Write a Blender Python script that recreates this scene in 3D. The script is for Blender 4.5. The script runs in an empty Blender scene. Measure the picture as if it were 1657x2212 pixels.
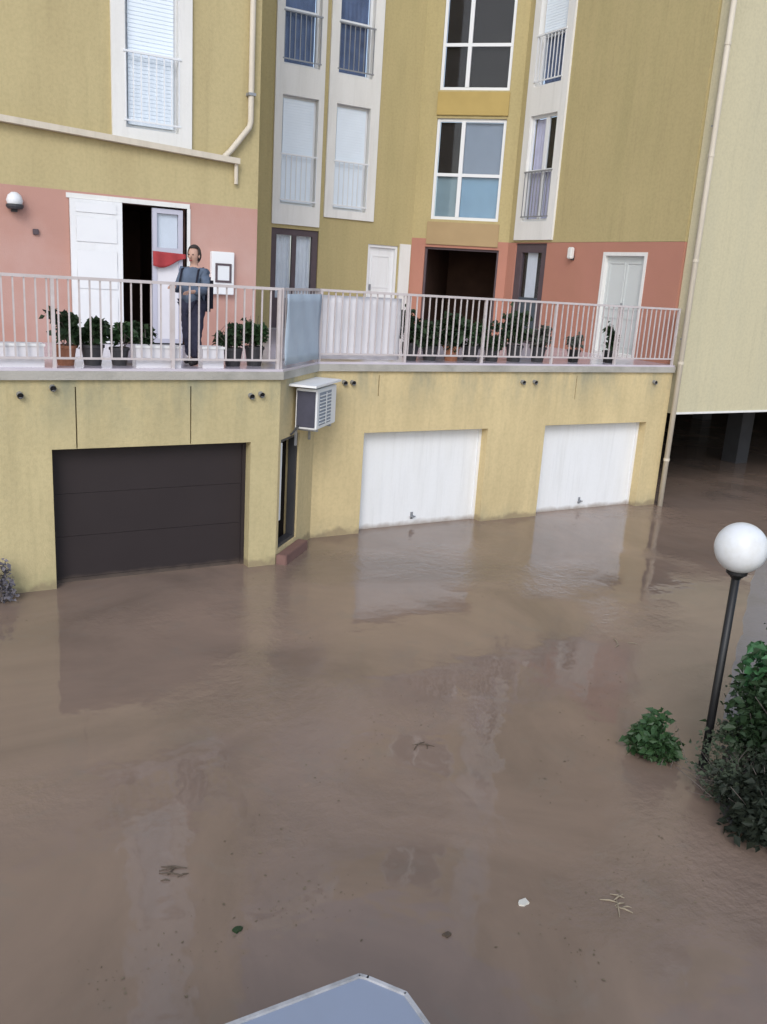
import bpy, bmesh, math, random
from mathutils import Vector, Matrix
import numpy as np
random.seed(7); rng = np.random.default_rng(7)
SC = bpy.context.scene
COL = SC.collection
R = math.radians

# ------------------------------------------------------------------ camera
H0 = 3.95
def cam_basis(pt, yw, rl):
    fw = Vector((math.sin(yw)*math.cos(pt), math.cos(yw)*math.cos(pt), -math.sin(pt)))
    r0 = Vector((math.cos(yw), -math.sin(yw), 0)); u0 = r0.cross(fw)
    return math.cos(rl)*r0+math.sin(rl)*u0, -math.sin(rl)*r0+math.cos(rl)*u0, fw
cr, cu, cf = cam_basis(R(14.856), R(30.474), R(3.636))
cam = bpy.data.cameras.new('camera'); co = bpy.data.objects.new('camera', cam); COL.objects.link(co)
m3 = Matrix((cr, cu, -cf)).transposed(); co.matrix_world = Matrix.Translation((0, 0, H0)) @ m3.to_4x4()
cam.sensor_fit = 'VERTICAL'; cam.sensor_height = 24; cam.lens = 24*1890.3/2212
cam.clip_end = 1500; cam.clip_start = 0.05
SC.camera = co

# ------------------------------------------------------------------ world, sun, exposure
SUN_EL, SUN_AZ = R(36), R(218)          # azimuth from +Y clockwise; behind the camera, slightly left
w = bpy.data.worlds.new('World'); SC.world = w; w.use_nodes = True
nt = w.node_tree; nt.nodes.clear()
out = nt.nodes.new('ShaderNodeOutputWorld'); bg = nt.nodes.new('ShaderNodeBackground')
sky = nt.nodes.new('ShaderNodeTexSky'); sky.sky_type = 'NISHITA'; sky.sun_disc = False
sky.sun_elevation = SUN_EL; sky.sun_rotation = SUN_AZ
sky.air_density = 1.0; sky.dust_density = 1.2; sky.ozone_density = 1.0
hs = nt.nodes.new('ShaderNodeHueSaturation'); hs.inputs['Saturation'].default_value = 0.72
nt.links.new(sky.outputs[0], hs.inputs['Color']); nt.links.new(hs.outputs[0], bg.inputs[0])
bg.inputs[1].default_value = 0.13
nt.links.new(bg.outputs[0], out.inputs[0])
sun = bpy.data.lights.new('sun', 'SUN'); sun.energy = 0.7; sun.angle = R(25); sun.color = (1, .985, .97)
so = bpy.data.objects.new('sun', sun); COL.objects.link(so)
sd = Vector((math.sin(SUN_AZ)*math.cos(SUN_EL), math.cos(SUN_AZ)*math.cos(SUN_EL), math.sin(SUN_EL)))
so.rotation_euler = sd.to_track_quat('Z', 'Y').to_euler(); so.location = sd*40
vs = SC.view_settings; vs.view_transform = 'Standard'; vs.look = 'None'; vs.gamma = 1; vs.use_curve_mapping = False
vs.exposure = 0.80

# ------------------------------------------------------------------ materials
MATS = {}
def mat(name, col, rough=.7, spec=.3, var=.12, scale=3.0, bump=0.0, bscale=40.0, metal=0.0,
        stain=None, stain_amt=0.0, streak=False, stain_scale=1.2):
    """Principled with world-position noise variation, optional dirt and fine relief."""
    if name in MATS: return MATS[name]
    m = bpy.data.materials.new(name); m.use_nodes = True; MATS[name] = m
    t = m.node_tree; N = t.nodes; L = t.links
    b = N['Principled BSDF']
    b.inputs['Roughness'].default_value = rough; b.inputs['Metallic'].default_value = metal
    b.inputs['Specular IOR Level'].default_value = spec
    g = N.new('ShaderNodeNewGeometry')
    nz = N.new('ShaderNodeTexNoise'); nz.inputs['Scale'].default_value = scale; nz.inputs['Detail'].default_value = 6
    L.new(g.outputs['Position'], nz.inputs['Vector'])
    mx = N.new('ShaderNodeMix'); mx.data_type = 'RGBA'
    a = [max(0, c*(1-var)) for c in col]; c2 = [min(1, c*(1+var)) for c in col]
    mx.inputs[6].default_value = (*a, 1); mx.inputs[7].default_value = (*c2, 1)
    L.new(nz.outputs[0], mx.inputs[0]); last = mx.outputs[2]
    if stain:
        mp = N.new('ShaderNodeMapping')
        mp.inputs['Scale'].default_value = (2.6, 2.6, .35) if streak else (1, 1, 1)
        L.new(g.outputs['Position'], mp.inputs[0])
        n2 = N.new('ShaderNodeTexNoise'); n2.inputs['Scale'].default_value = stain_scale; n2.inputs['Detail'].default_value = 7
        n2.inputs['Roughness'].default_value = .6
        L.new(mp.outputs[0], n2.inputs['Vector'])
        rp = N.new('ShaderNodeMapRange'); rp.inputs[1].default_value = .45; rp.inputs[2].default_value = .75
        rp.inputs[4].default_value = stain_amt
        L.new(n2.outputs[0], rp.inputs[0])
        m2 = N.new('ShaderNodeMix'); m2.data_type = 'RGBA'; m2.inputs[7].default_value = (*stain, 1)
        L.new(rp.outputs[0], m2.inputs[0]); L.new(last, m2.inputs[6]); last = m2.outputs[2]
    if streak:
        mp = N.new('ShaderNodeMapping'); mp.inputs['Scale'].default_value = (9, 9, .5); L.new(g.outputs['Position'], mp.inputs[0])
        n4 = N.new('ShaderNodeTexNoise'); n4.inputs['Scale'].default_value = 1.0; n4.inputs['Detail'].default_value = 8; n4.inputs['Roughness'].default_value = .7
        L.new(mp.outputs[0], n4.inputs['Vector'])
        r4 = N.new('ShaderNodeMapRange'); r4.inputs[1].default_value = .52; r4.inputs[2].default_value = .8; r4.inputs[4].default_value = .35
        L.new(n4.outputs[0], r4.inputs[0])
        m4 = N.new('ShaderNodeMix'); m4.data_type = 'RGBA'; m4.inputs[7].default_value = (*[c*.62 for c in col], 1)
        L.new(r4.outputs[0], m4.inputs[0]); L.new(last, m4.inputs[6]); last = m4.outputs[2]
        if bump < .12: amt5 = .06
        else: amt5 = .28
        n5 = N.new('ShaderNodeTexNoise'); n5.inputs['Scale'].default_value = 22; n5.inputs['Detail'].default_value = 5; L.new(g.outputs['Position'], n5.inputs['Vector'])
        m5 = N.new('ShaderNodeMix'); m5.data_type = 'RGBA'; m5.blend_type = 'MULTIPLY'; m5.inputs[0].default_value = amt5
        r5 = N.new('ShaderNodeMapRange'); r5.inputs[1].default_value = .3; r5.inputs[2].default_value = .6; r5.inputs[3].default_value = .7; L.new(n5.outputs[0], r5.inputs[0])
        L.new(last, m5.inputs[6]); L.new(r5.outputs[0], m5.inputs[7]); last = m5.outputs[2]
    L.new(last, b.inputs['Base Color'])
    if bump:
        n3 = N.new('ShaderNodeTexNoise'); n3.inputs['Scale'].default_value = bscale; n3.inputs['Detail'].default_value = 4
        L.new(g.outputs['Position'], n3.inputs['Vector'])
        bp = N.new('ShaderNodeBump'); bp.inputs['Strength'].default_value = bump; bp.inputs['Distance'].default_value = .02
        L.new(n3.outputs[0], bp.inputs['Height']); L.new(bp.outputs[0], b.inputs['Normal'])
    return m

def plaster_grime(name, col, grime, ztop, depth, base_grime, zb):
    """Painted render with drip dirt under the terrace edge and a tide mark above the flood line."""
    m = mat(name, col, .9, .15, .10, 1.6, .25, 60, stain=tuple(c*.72 for c in col), stain_amt=.55, streak=True, stain_scale=1.0)
    t = m.node_tree; N = t.nodes; L = t.links; b = N['Principled BSDF']
    src = b.inputs['Base Color'].links[0].from_socket
    g = N.new('ShaderNodeNewGeometry'); sp = N.new('ShaderNodeSeparateXYZ'); L.new(g.outputs['Position'], sp.inputs[0])
    def band(z0, z1, colr, nsc, amt, prev):
        mr = N.new('ShaderNodeMapRange'); mr.inputs[1].default_value = z0; mr.inputs[2].default_value = z1
        L.new(sp.outputs[2], mr.inputs[0])
        mp = N.new('ShaderNodeMapping'); mp.inputs['Scale'].default_value = (1, 1, .3); L.new(g.outputs['Position'], mp.inputs[0])
        nz = N.new('ShaderNodeTexNoise'); nz.inputs['Scale'].default_value = nsc; nz.inputs['Detail'].default_value = 8
        nz.inputs['Roughness'].default_value = .65
        L.new(mp.outputs[0], nz.inputs['Vector'])
        nr = N.new('ShaderNodeMapRange'); nr.inputs[1].default_value = .42; nr.inputs[2].default_value = .68; L.new(nz.outputs[0], nr.inputs[0])
        mu = N.new('ShaderNodeMath'); mu.operation = 'MULTIPLY'; L.new(mr.outputs[0], mu.inputs[0]); L.new(nr.outputs[0], mu.inputs[1])
        m2 = N.new('ShaderNodeMath'); m2.operation = 'MULTIPLY'; L.new(mu.outputs[0], m2.inputs[0]); m2.inputs[1].default_value = amt
        mx = N.new('ShaderNodeMix'); mx.data_type = 'RGBA'; mx.inputs[7].default_value = (*colr, 1)
        L.new(m2.outputs[0], mx.inputs[0]); L.new(prev, mx.inputs[6]); return mx.outputs[2]
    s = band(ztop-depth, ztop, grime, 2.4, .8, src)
    s = band(zb+.35, zb, base_grime, 3.0, .7, s)
    # ragged wet band just above the flood
    nw = N.new('ShaderNodeTexNoise'); nw.inputs['Scale'].default_value = 4; nw.inputs['Detail'].default_value = 6; L.new(g.outputs['Position'], nw.inputs['Vector'])
    ma = N.new('ShaderNodeMath'); ma.operation = 'MULTIPLY_ADD'; ma.inputs[1].default_value = -.30; L.new(nw.outputs[0], ma.inputs[0]); L.new(sp.outputs[2], ma.inputs[2])
    mw_ = N.new('ShaderNodeMapRange'); mw_.inputs[1].default_value = -.03; mw_.inputs[2].default_value = -.10; mw_.inputs[4].default_value = .62; L.new(ma.outputs[0], mw_.inputs[0])
    mz = N.new('ShaderNodeMix'); mz.data_type = 'RGBA'; mz.inputs[7].default_value = (.22, .17, .115, 1); L.new(mw_.outputs[0], mz.inputs[0]); L.new(s, mz.inputs[6]); s = mz.outputs[2]
    L.new(s, b.inputs['Base Color'])
    return m

YEL = (.475, .395, .205); FRONT = (.635, .515, .29); PALE = (.575, .525, .36)
M = {}
M['yellow'] = mat('yellow_plaster', YEL, .92, .12, .07, .8, .2, 70, stain=(.37, .325, .16), stain_amt=.5, streak=True, stain_scale=.7)
M['yellow_wing'] = mat('yellow_wing_plaster', (.50, .42, .23), .92, .12, .07, .8, .2, 70, stain=(.40, .325, .175), stain_amt=.5, streak=True, stain_scale=.7)
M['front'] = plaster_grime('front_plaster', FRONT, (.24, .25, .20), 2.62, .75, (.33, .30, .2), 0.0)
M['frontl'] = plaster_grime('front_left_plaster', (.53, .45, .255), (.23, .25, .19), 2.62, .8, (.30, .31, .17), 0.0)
M['pale'] = mat('pale_plaster', PALE, .92, .12, .05, .6, .15, 70, stain=(.50, .47, .34), stain_amt=.5, streak=True, stain_scale=.6)
M['pink'] = mat('pink_plaster', (.48, .275, .225), .92, .12, .10, 1.0, .2, 70, stain=(.56, .39, .35), stain_amt=.85, stain_scale=.4)
M['red'] = mat('red_plaster', (.45, .215, .16), .92, .12, .10, 1.0, .2, 70, stain=(.42, .21, .145), stain_amt=.6, stain_scale=.9)
M['mustard'] = mat('mustard_panel', (.45, .335, .125), .85, .2, .12, 2.5, .15, 50)
M['white_trim'] = mat('white_trim', (.76, .755, .73), .7, .25, .06, 1.4, .1, 60, stain=(.62, .61, .57), stain_amt=.4, streak=True, stain_scale=1.6)
M['white'] = mat('white_paint', (.78, .79, .80), .45, .4, .04, 2.0)
M['white_door'] = mat('white_door_paint', (.80, .81, .82), .4, .4, .03, 1.2, stain=(.66, .66, .64), stain_amt=.35, streak=True, stain_scale=2.0)
M['frame'] = mat('white_frame', (.74, .76, .78), .4, .4, .03)
M['shutter'] = mat('pale_blue_shutter', (.78, .86, .94), .5, .35, .06, 2.0)
M['curtain'] = mat('lace_curtain', (.78, .80, .84), .9, .1, .15, 5.0)
M['lilac_curtain'] = mat('lilac_curtain', (.66, .63, .78), .9, .1, .2, 4.0)
M['blue_curtain'] = mat('blue_curtain', (.13, .17, .28), .9, .1, .5, 3.5)
M['frost'] = mat('frosted_teal', (.22, .30, .33), .3, .4, .15, 3.0)
M['frost_blue'] = mat('frosted_blue', (.20, .34, .46), .3, .4, .15, 3.0)
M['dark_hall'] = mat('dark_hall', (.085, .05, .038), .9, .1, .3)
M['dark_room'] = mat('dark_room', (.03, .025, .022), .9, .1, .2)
M['dark_wood'] = mat('dark_wood', (.10, .075, .085), .6, .3, .2, 6.0)
M['charcoal'] = mat('charcoal_door_paint', (.030, .023, .024), .6, .3, .12, 2.0)
M['black'] = mat('black_paint', (.012, .012, .013), .45, .4, .1)
M['rail'] = mat('railing_paint', (.55, .50, .50), .55, .35, .10, 8.0, stain=(.40, .33, .30), stain_amt=.4, stain_scale=6)
M['pipe'] = mat('cream_pipe', (.62, .56, .46), .55, .3, .06, 3.0, stain=(.45, .40, .32), stain_amt=.5, streak=True, stain_scale=2)
M['slab'] = mat('slab_concrete', (.42, .40, .36), .85, .2, .15, 2.5, .3, 40, stain=(.22, .22, .19), stain_amt=.7, stain_scale=2.2)
M['tile'] = mat('terrace_tile', (.56, .51, .57), .18, .5, .12, 3.0)
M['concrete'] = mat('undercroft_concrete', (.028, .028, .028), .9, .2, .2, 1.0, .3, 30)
M['pave'] = mat('pavement_concrete', (.27, .245, .235), .6, .3, .25, 2.0, .4, 25, stain=(.18, .16, .13), stain_amt=.6, stain_scale=2.0)
M['soil'] = mat('bed_soil', (.085, .075, .065), .95, .15, .5, 7.0, .8, 25, stain=(.16, .15, .14), stain_amt=.8, stain_scale=6)
M['pebble'] = mat('pebble', (.10, .098, .095), .85, .25, .4, 9.0)
M['terra'] = mat('terracotta', (.33, .15, .09), .8, .2, .15, 6.0)
M['dark_pot'] = mat('dark_pot', (.05, .05, .055), .5, .35, .2)
M['leaf'] = mat('leaf_green', (.032, .072, .026), .5, .35, .5, 9.0)
M['leaf_dark'] = mat('leaf_dark', (.024, .048, .020), .55, .3, .5, 9.0)
M['leaf_bright'] = mat('leaf_bright', (.045, .13, .05), .5, .35, .4, 9.0)
M['twig'] = mat('twig', (.13, .11, .10), .85, .2, .3, 9.0)
M['sheet'] = mat('white_sheet', (.70, .69, .72), .8, .2, .08, 3.0)
M['blue_sheet'] = mat('pale_blue_panel', (.40, .48, .57), .45, .35, .15, 2.0, stain=(.5, .58, .66), stain_amt=.7, stain_scale=1.8)
M['canopy'] = mat('canopy_metal', (.26, .30, .385), .38, .45, .07, 2.0, stain=(.24, .27, .33), stain_amt=.5, stain_scale=3)
M['canopy_rim'] = mat('canopy_rim', (.42, .42, .43), .5, .4, .25, 9.0, stain=(.12, .12, .12), stain_amt=.8, stain_scale=8)
M['redcloth'] = mat('red_cloth', (.36, .055, .06), .9, .1, .2, 8.0)
M['steel'] = mat('grey_steel', (.30, .31, .33), .4, .4, .1, 6.0, metal=.4)
M['greybox'] = mat('grey_panel', (.24, .28, .34), .5, .3, .1, 4.0)
M['redstep'] = mat('red_step_tile', (.20, .115, .10), .6, .3, .2, 6.0)
M['globe'] = mat('white_globe', (.72, .74, .76), .3, .4, .02, 2.0, stain=(.52, .50, .44), stain_amt=.45, stain_scale=7)
M['skin'] = mat('skin', (.50, .31, .24), .6, .3, .08, 20)
M['hair'] = mat('hair', (.035, .028, .026), .6, .3, .3, 60)
M['jacket'] = mat('blue_jacket', (.105, .135, .19), .9, .1, .5, 7, .6, 14)
M['trousers'] = mat('dark_trousers', (.045, .046, .075), .9, .1, .2, 12, .3, 30)
M['shoe'] = mat('shoe', (.03, .028, .03), .6, .3, .2)
M['bag'] = mat('bag_cloth', (.018, .018, .03), .8, .2, .2, 10)
M['paper'] = mat('pale_litter', (.62, .60, .54), .8, .2, .15, 20)
M['driftwood'] = mat('wet_wood', (.10, .075, .055), .6, .3, .3, 15)
M['lampmetal'] = mat('lamp_metal', (.36, .33, .31), .5, .4, .1)

def glass(name, tint=(.93, .95, .97), amount=.0):
    m = bpy.data.materials.new(name); m.use_nodes = True; t = m.node_tree; N = t.nodes; L = t.links; N.clear()
    o = N.new('ShaderNodeOutputMaterial'); tr = N.new('ShaderNodeBsdfTransparent'); gl = N.new('ShaderNodeBsdfGlossy')
    tr.inputs[0].default_value = (*tint, 1); gl.inputs['Roughness'].default_value = .03
    fr = N.new('ShaderNodeFresnel'); gm = N.new('ShaderNodeNewGeometry'); im = N.new('ShaderNodeMapRange'); im.inputs[3].default_value = 1.3; im.inputs[4].default_value = 1/1.3
    L.new(gm.outputs['Backfacing'], im.inputs[0]); L.new(im.outputs[0], fr.inputs[0])
    ad = N.new('ShaderNodeMath'); ad.operation = 'ADD'; ad.inputs[1].default_value = amount; ad.use_clamp = True
    L.new(fr.outputs[0], ad.inputs[0])
    nz = N.new('ShaderNodeTexNoise'); nz.inputs['Scale'].default_value = 1.3
    bp = N.new('ShaderNodeBump'); bp.inputs['Strength'].default_value = .06; L.new(nz.outputs[0], bp.inputs['Height']); L.new(bp.outputs[0], gl.inputs['Normal'])
    mx = N.new('ShaderNodeMixShader'); L.new(ad.outputs[0], mx.inputs[0]); L.new(tr.outputs[0], mx.inputs[1]); L.new(gl.outputs[0], mx.inputs[2])
    L.new(mx.outputs[0], o.inputs[0]); return m
M['glass'] = glass('window_glass')

def water_mat():
    m = bpy.data.materials.new('muddy_water'); m.use_nodes = True; t = m.node_tree; N = t.nodes; L = t.links
    b = N['Principled BSDF']; b.inputs['IOR'].default_value = 1.38; b.inputs['Roughness'].default_value = .035
    g = N.new('ShaderNodeNewGeometry')
    def noise(sc, det, rough=.5, vec=None, dist=0.0):
        n = N.new('ShaderNodeTexNoise'); n.inputs['Scale'].default_value = sc; n.inputs['Detail'].default_value = det
        n.inputs['Roughness'].default_value = rough; n.inputs['Distortion'].default_value = dist
        L.new(vec or g.outputs['Position'], n.inputs['Vector']); return n
    # suspended mud swirls
    n1 = noise(.35, 6, .6, dist=1.2)
    cr_ = N.new('ShaderNodeValToRGB'); e = cr_.color_ramp.elements
    e[0].position = .32; e[0].color = (.178, .132, .104, 1); e[1].position = .70; e[1].color = (.272, .196, .152, 1)
    k = e.new(.5); k.color = (.230, .168, .132, 1)
    L.new(n1.outputs[0], cr_.inputs[0])
    n2 = noise(2.2, 6, .65, dist=.8)
    mr = N.new('ShaderNodeMapRange'); mr.inputs[1].default_value = .55; mr.inputs[2].default_value = .8; mr.inputs[4].default_value = .6
    L.new(n2.outputs[0], mr.inputs[0])
    mx = N.new('ShaderNodeMix'); mx.data_type = 'RGBA'; mx.inputs[7].default_value = (.20, .170, .142, 1)
    L.new(mr.outputs[0], mx.inputs[0]); L.new(cr_.outputs[0], mx.inputs[6]); L.new(mx.outputs[2], b.inputs['Base Color'])
    # ripples: gentle swell everywhere, small chop in wind patches
    a = noise(1.6, 3); c = noise(7, 5, .62); pt = noise(.45, 2)
    pr = N.new('ShaderNodeMapRange'); pr.inputs[1].default_value = .50; pr.inputs[2].default_value = .64; pr.inputs[3].default_value = .04; pr.inputs[4].default_value = 2.4
    L.new(pt.outputs[0], pr.inputs[0])
    mu = N.new('ShaderNodeMath'); mu.operation = 'MULTIPLY'; L.new(c.outputs[0], mu.inputs[0]); L.new(pr.outputs[0], mu.inputs[1])
    ad = N.new('ShaderNodeMath'); ad.operation = 'ADD'; L.new(a.outputs[0], ad.inputs[0]); L.new(mu.outputs[0], ad.inputs[1])
    bp = N.new('ShaderNodeBump'); bp.inputs['Strength'].default_value = .33; bp.inputs['Distance'].default_value = .026
    L.new(ad.outputs[0], bp.inputs['Height']); L.new(bp.outputs[0], b.inputs['Normal'])
    return m
M['water'] = water_mat()

# ------------------------------------------------------------------ mesh helpers
class MB:
    def __init__(s): s.v = []; s.f = []
    def quad(s, a, b, c, d):
        n = len(s.v); s.v += [tuple(a), tuple(b), tuple(c), tuple(d)]; s.f.append((n, n+1, n+2, n+3)); return s
    def box8(s, p):
        n = len(s.v); s.v += [tuple(q) for q in p]
        for f in ((0, 3, 2, 1), (4, 5, 6, 7), (0, 1, 5, 4), (1, 2, 6, 5), (2, 3, 7, 6), (3, 0, 4, 7)): s.f.append(tuple(n+i for i in f))
        return s
    def box(s, x0, x1, y0, y1, z0, z1):
        return s.box8([(x0, y0, z0), (x1, y0, z0), (x1, y1, z0), (x0, y1, z0), (x0, y0, z1), (x1, y0, z1), (x1, y1, z1), (x0, y1, z1)])
    def pbox(s, pl, u0, u1, z0, z1, d0, d1):
        P = pl.P
        return s.box8([P(u0, z0, d0), P(u1, z0, d0), P(u1, z0, d1), P(u0, z0, d1), P(u0, z1, d0), P(u1, z1, d0), P(u1, z1, d1), P(u0, z1, d1)])
    def tube(s, pts, rad, n=10, cap=True):
        pts = [Vector(p) for p in pts]
        rads = rad if isinstance(rad, (list, tuple)) else [rad]*len(pts)
        rings = []
        for i, p in enumerate(pts):
            t = (pts[min(i+1, len(pts)-1)]-pts[max(i-1, 0)]).normalized()
            a = t.orthogonal().normalized() if i == 0 else (pa - t*pa.dot(t)).normalized()
            pa = a; b = t.cross(a); k = len(s.v)
            for j in range(n):
                q = p+(a*math.cos(2*math.pi*j/n)+b*math.sin(2*math.pi*j/n))*rads[i]; s.v.append(tuple(q))
            rings.append(k)
        for k0, k1 in zip(rings, rings[1:]):
            for j in range(n): s.f.append((k0+j, k0+(j+1) % n, k1+(j+1) % n, k1+j))
        if cap:
            s.f.append(tuple(rings[0]+j for j in range(n))[::-1]); s.f.append(tuple(rings[-1]+j for j in range(n)))
        return s
    def lathe(s, prof, c=(0, 0, 0), n=24):
        k = len(s.v)
        for r_, z in prof:
            for j in range(n): s.v.append((c[0]+r_*math.cos(2*math.pi*j/n), c[1]+r_*math.sin(2*math.pi*j/n), c[2]+z))
        for i in range(len(prof)-1):
            for j in range(n): s.f.append((k+i*n+j, k+i*n+(j+1) % n, k+(i+1)*n+(j+1) % n, k+(i+1)*n+j))
        return s
    def prism(s, poly, z0, z1):
        k = len(s.v); n = len(poly)
        s.v += [(x, y, z0) for x, y in poly]+[(x, y, z1) for x, y in poly]
        s.f.append(tuple(range(k, k+n))[::-1]); s.f.append(tuple(range(k+n, k+2*n)))
        for i in range(n): j = (i+1) % n; s.f.append((k+i, k+j, k+n+j, k+n+i))
        return s
    def mesh(s, name, m, bevel=0, smooth=False, weld=True):
        me = bpy.data.meshes.new(name); me.from_pydata(s.v, [], s.f)
        bm = bmesh.new(); bm.from_mesh(me)
        if weld: bmesh.ops.remove_doubles(bm, verts=bm.verts, dist=1e-5)
        bmesh.ops.recalc_face_normals(bm, faces=bm.faces)
        if bevel: bmesh.ops.bevel(bm, geom=bm.edges[:], offset=bevel, segments=2, affect='EDGES', clamp_overlap=True)
        bm.to_mesh(me); bm.free()
        me.materials.append(m if not isinstance(m, str) else M[m])
        if smooth:
            for p in me.polygons: p.use_smooth = True
        return me
    def build(s, name, m, parent=None, bevel=0, smooth=False, weld=True):
        o = bpy.data.objects.new(name, s.mesh(name, m, bevel, smooth, weld)); COL.objects.link(o)
        if parent: put(o, parent)
        return o
def put(o, parent):
    o.parent = parent
    mw = Matrix.Translation(parent.location)
    q = parent
    o.matrix_parent_inverse = world(parent).inverted()
def world(o):
    m = Matrix.LocRotScale(o.location, o.rotation_euler, o.scale)
    return (world(o.parent) @ o.matrix_parent_inverse @ m) if o.parent else m
def thing(name, label, cat, loc=(0, 0, 0), group=None):
    o = bpy.data.objects.new(name, None); COL.objects.link(o); o.location = loc; o.empty_display_size = .2
    return tag(o, label, cat, group)
def tag(o, label, cat, group=None):
    o['label'] = label; o['category'] = cat
    if group: o['group'] = group
    return o
def struct(o): o['kind'] = 'structure'; return o
class Plane:
    def __init__(s, o, d, n): s.o = Vector((*o, 0)); s.d = Vector((*d, 0)).normalized(); s.n = Vector((*n, 0)).normalized()
    def P(s, u, z, d=0.0): return s.o+s.d*u+s.n*d+Vector((0, 0, z))
XS, YM, YLW = 13.15, 19.0, 14.19
PL = dict(main=Plane((0, YM), (1, 0), (0, 1)), wing=Plane((0, YLW), (1, 0), (0, 1)),
          side=Plane((XS, 17.34), (0, -1), (1, 0)), diag=Plane((11.49, YM), (1, -1), (1, 1)),
          fl=Plane((0, 10.79), (1, 0), (0, 1)), fr=Plane((0, 11.79), (1, 0), (0, 1)),
          ch=Plane((4.64, 10.79), (1, 1), (-1, 1)))
def wall(pl, u0, u1, z0, z1, holes, th=.22, d0=0.0):
    b = MB(); P = pl.P
    us = sorted({u0, u1, *[min(max(h[k], u0), u1) for h in holes for k in (0, 1)]})
    zs = sorted({z0, z1, *[min(max(h[k], z0), z1) for h in holes for k in (2, 3)]})
    def solid(i, j):
        if not (0 <= i < len(us)-1 and 0 <= j < len(zs)-1): return False
        cu_, cz_ = (us[i]+us[i+1])/2, (zs[j]+zs[j+1])/2
        return not any(h[0] < cu_ < h[1] and h[2] < cz_ < h[3] for h in holes)
    for i in range(len(us)-1):
        for j in range(len(zs)-1):
            if not solid(i, j): continue
            a, c, e, g = us[i], us[i+1], zs[j], zs[j+1]
            b.quad(P(a, e, d0), P(c, e, d0), P(c, g, d0), P(a, g, d0))
            b.quad(P(a, e, d0+th), P(a, g, d0+th), P(c, g, d0+th), P(c, e, d0+th))
            if not solid(i-1, j): b.quad(P(a, e, d0), P(a, g, d0), P(a, g, d0+th), P(a, e, d0+th))
            if not solid(i+1, j): b.quad(P(c, e, d0), P(c, e, d0+th), P(c, g, d0+th), P(c, g, d0))
            if not solid(i, j-1): b.quad(P(a, e, d0), P(a, e, d0+th), P(c, e, d0+th), P(c, e, d0))
            if not solid(i, j+1): b.quad(P(a, g, d0), P(c, g, d0), P(c, g, d0+th), P(a, g, d0+th))
    return b
def ring(pl, u0, u1, z0, z1, t, d0, d1):
    b = MB()
    b.pbox(pl, u0, u0+t, z0, z1, d0, d1); b.pbox(pl, u1-t, u1, z0, z1, d0, d1)
    b.pbox(pl, u0+t, u1-t, z0, z0+t, d0, d1); b.pbox(pl, u0+t, u1-t, z1-t, z1, d0, d1); return b

ZTOP = 13.8; FL = 2.72                     # roofline, terrace floor
# ================================================================== ground and water
b = MB(); b.quad((-400, -400, -.55), (400, -400, -.55), (400, 400, -.55), (-400, 400, -.55))
struct(b.build('ground', 'pave'))
b = MB(); b.quad((-90, -60, 0), (90, -60, 0), (90, 90, 0), (-90, 90, 0))
struct(b.build('water', 'water'))

# ================================================================== apartment building (yellow, behind the terrace)
APT = thing('apartment_building', 'yellow apartment block with tall white window strips behind the railed terrace', 'building', (9, 19, FL))
WING = thing('apartment_wing', 'yellow and pink wing with white shuttered window and open ground floor door', 'building', (2, 14.19, FL))

def window(pl, root, u0, u1, z0, z1, back, rec=.14, mull=None, cross=None, guard=None, guard_mat='frame', backs=None, ft=.06, frame_mat='frame', pane_name='pane'):
    """Frame recessed in its hole, one pane object per light, curtain, shutter or dark backing sheet behind."""
    b = ring(pl, u0, u1, z0, z1, ft, rec, rec+.06)
    ms = [u0+ft] + ([mull] if mull else []) + [u1-ft]; cs = [z0+ft] + ([cross] if cross else []) + [z1-ft]
    if mull: b.pbox(pl, mull-.045, mull+.045, z0+ft, z1-ft, rec-.01, rec+.055)
    if cross: b.pbox(pl, u0+ft, u1-ft, cross-.035, cross+.035, rec+.002, rec+.058)
    wn = b.build('window', frame_mat, root)
    k = 0
    for j in range(len(cs)-1):
        for i in range(len(ms)-1):
            p = MB(); p.pbox(pl, ms[i], ms[i+1], cs[j], cs[j+1], rec+.028, rec+.036); p.build(pane_name, 'glass', wn)
            c = MB(); bm_ = backs[k] if backs else back; k += 1
            nseg = max(4, int((ms[i+1]-ms[i])/.05)); z0_, z1_ = cs[j], cs[j+1]
            wav = .012 if 'curtain' in bm_ else .0
            for q in range(nseg):
                ua, ub = ms[i]+(ms[i+1]-ms[i])*q/nseg, ms[i]+(ms[i+1]-ms[i])*(q+1)/nseg
                da, db = rec+.09+wav*(q % 2), rec+.09+wav*((q+1) % 2)
                c.quad(pl.P(ua, z0_, da), pl.P(ub, z0_, db), pl.P(ub, z1_, db), pl.P(ua, z1_, da))
            if bm_ == 'shutter':
                for q in range(int((z1_-z0_)/.055)):
                    zz = z0_+q*.055; c.pbox(pl, ms[i], ms[i+1], zz+.003, zz+.052, rec-.045, rec-.033)
                c.pbox(pl, ms[i], ms[i+1], z0_, z1_, rec-.033, rec-.027)
            c.build('shutter' if bm_ == 'shutter' else 'curtain', bm_, wn)  # dark backs are no curtains; their colour stands for the unlit room
    if guard:
        g = MB(); d = -.03
        g.pbox(pl, u0-.03, u1+.03, guard-.03, guard, d-.035, d); g.pbox(pl, u0-.03, u1+.03, z0+.09, z0+.115, d-.03, d-.005)
        n = int((u1-u0)/.11)
        for q in range(n+1):
            uu = u0+(u1-u0)*q/n; g.pbox(pl, uu-.008, uu+.008, z0+.115, guard-.03, d-.026, d-.010)
        for uu in (u0-.02, u1+.02): g.pbox(pl, uu-.012, uu+.012, guard-.04, guard-.01, d-.002, .03)
        g.build('window_railing', guard_mat, wn)
    return wn
LOW = (5.42, 7.66); TOP = (8.26, 10.5); ATT = (11.1, 13.3)

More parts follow.
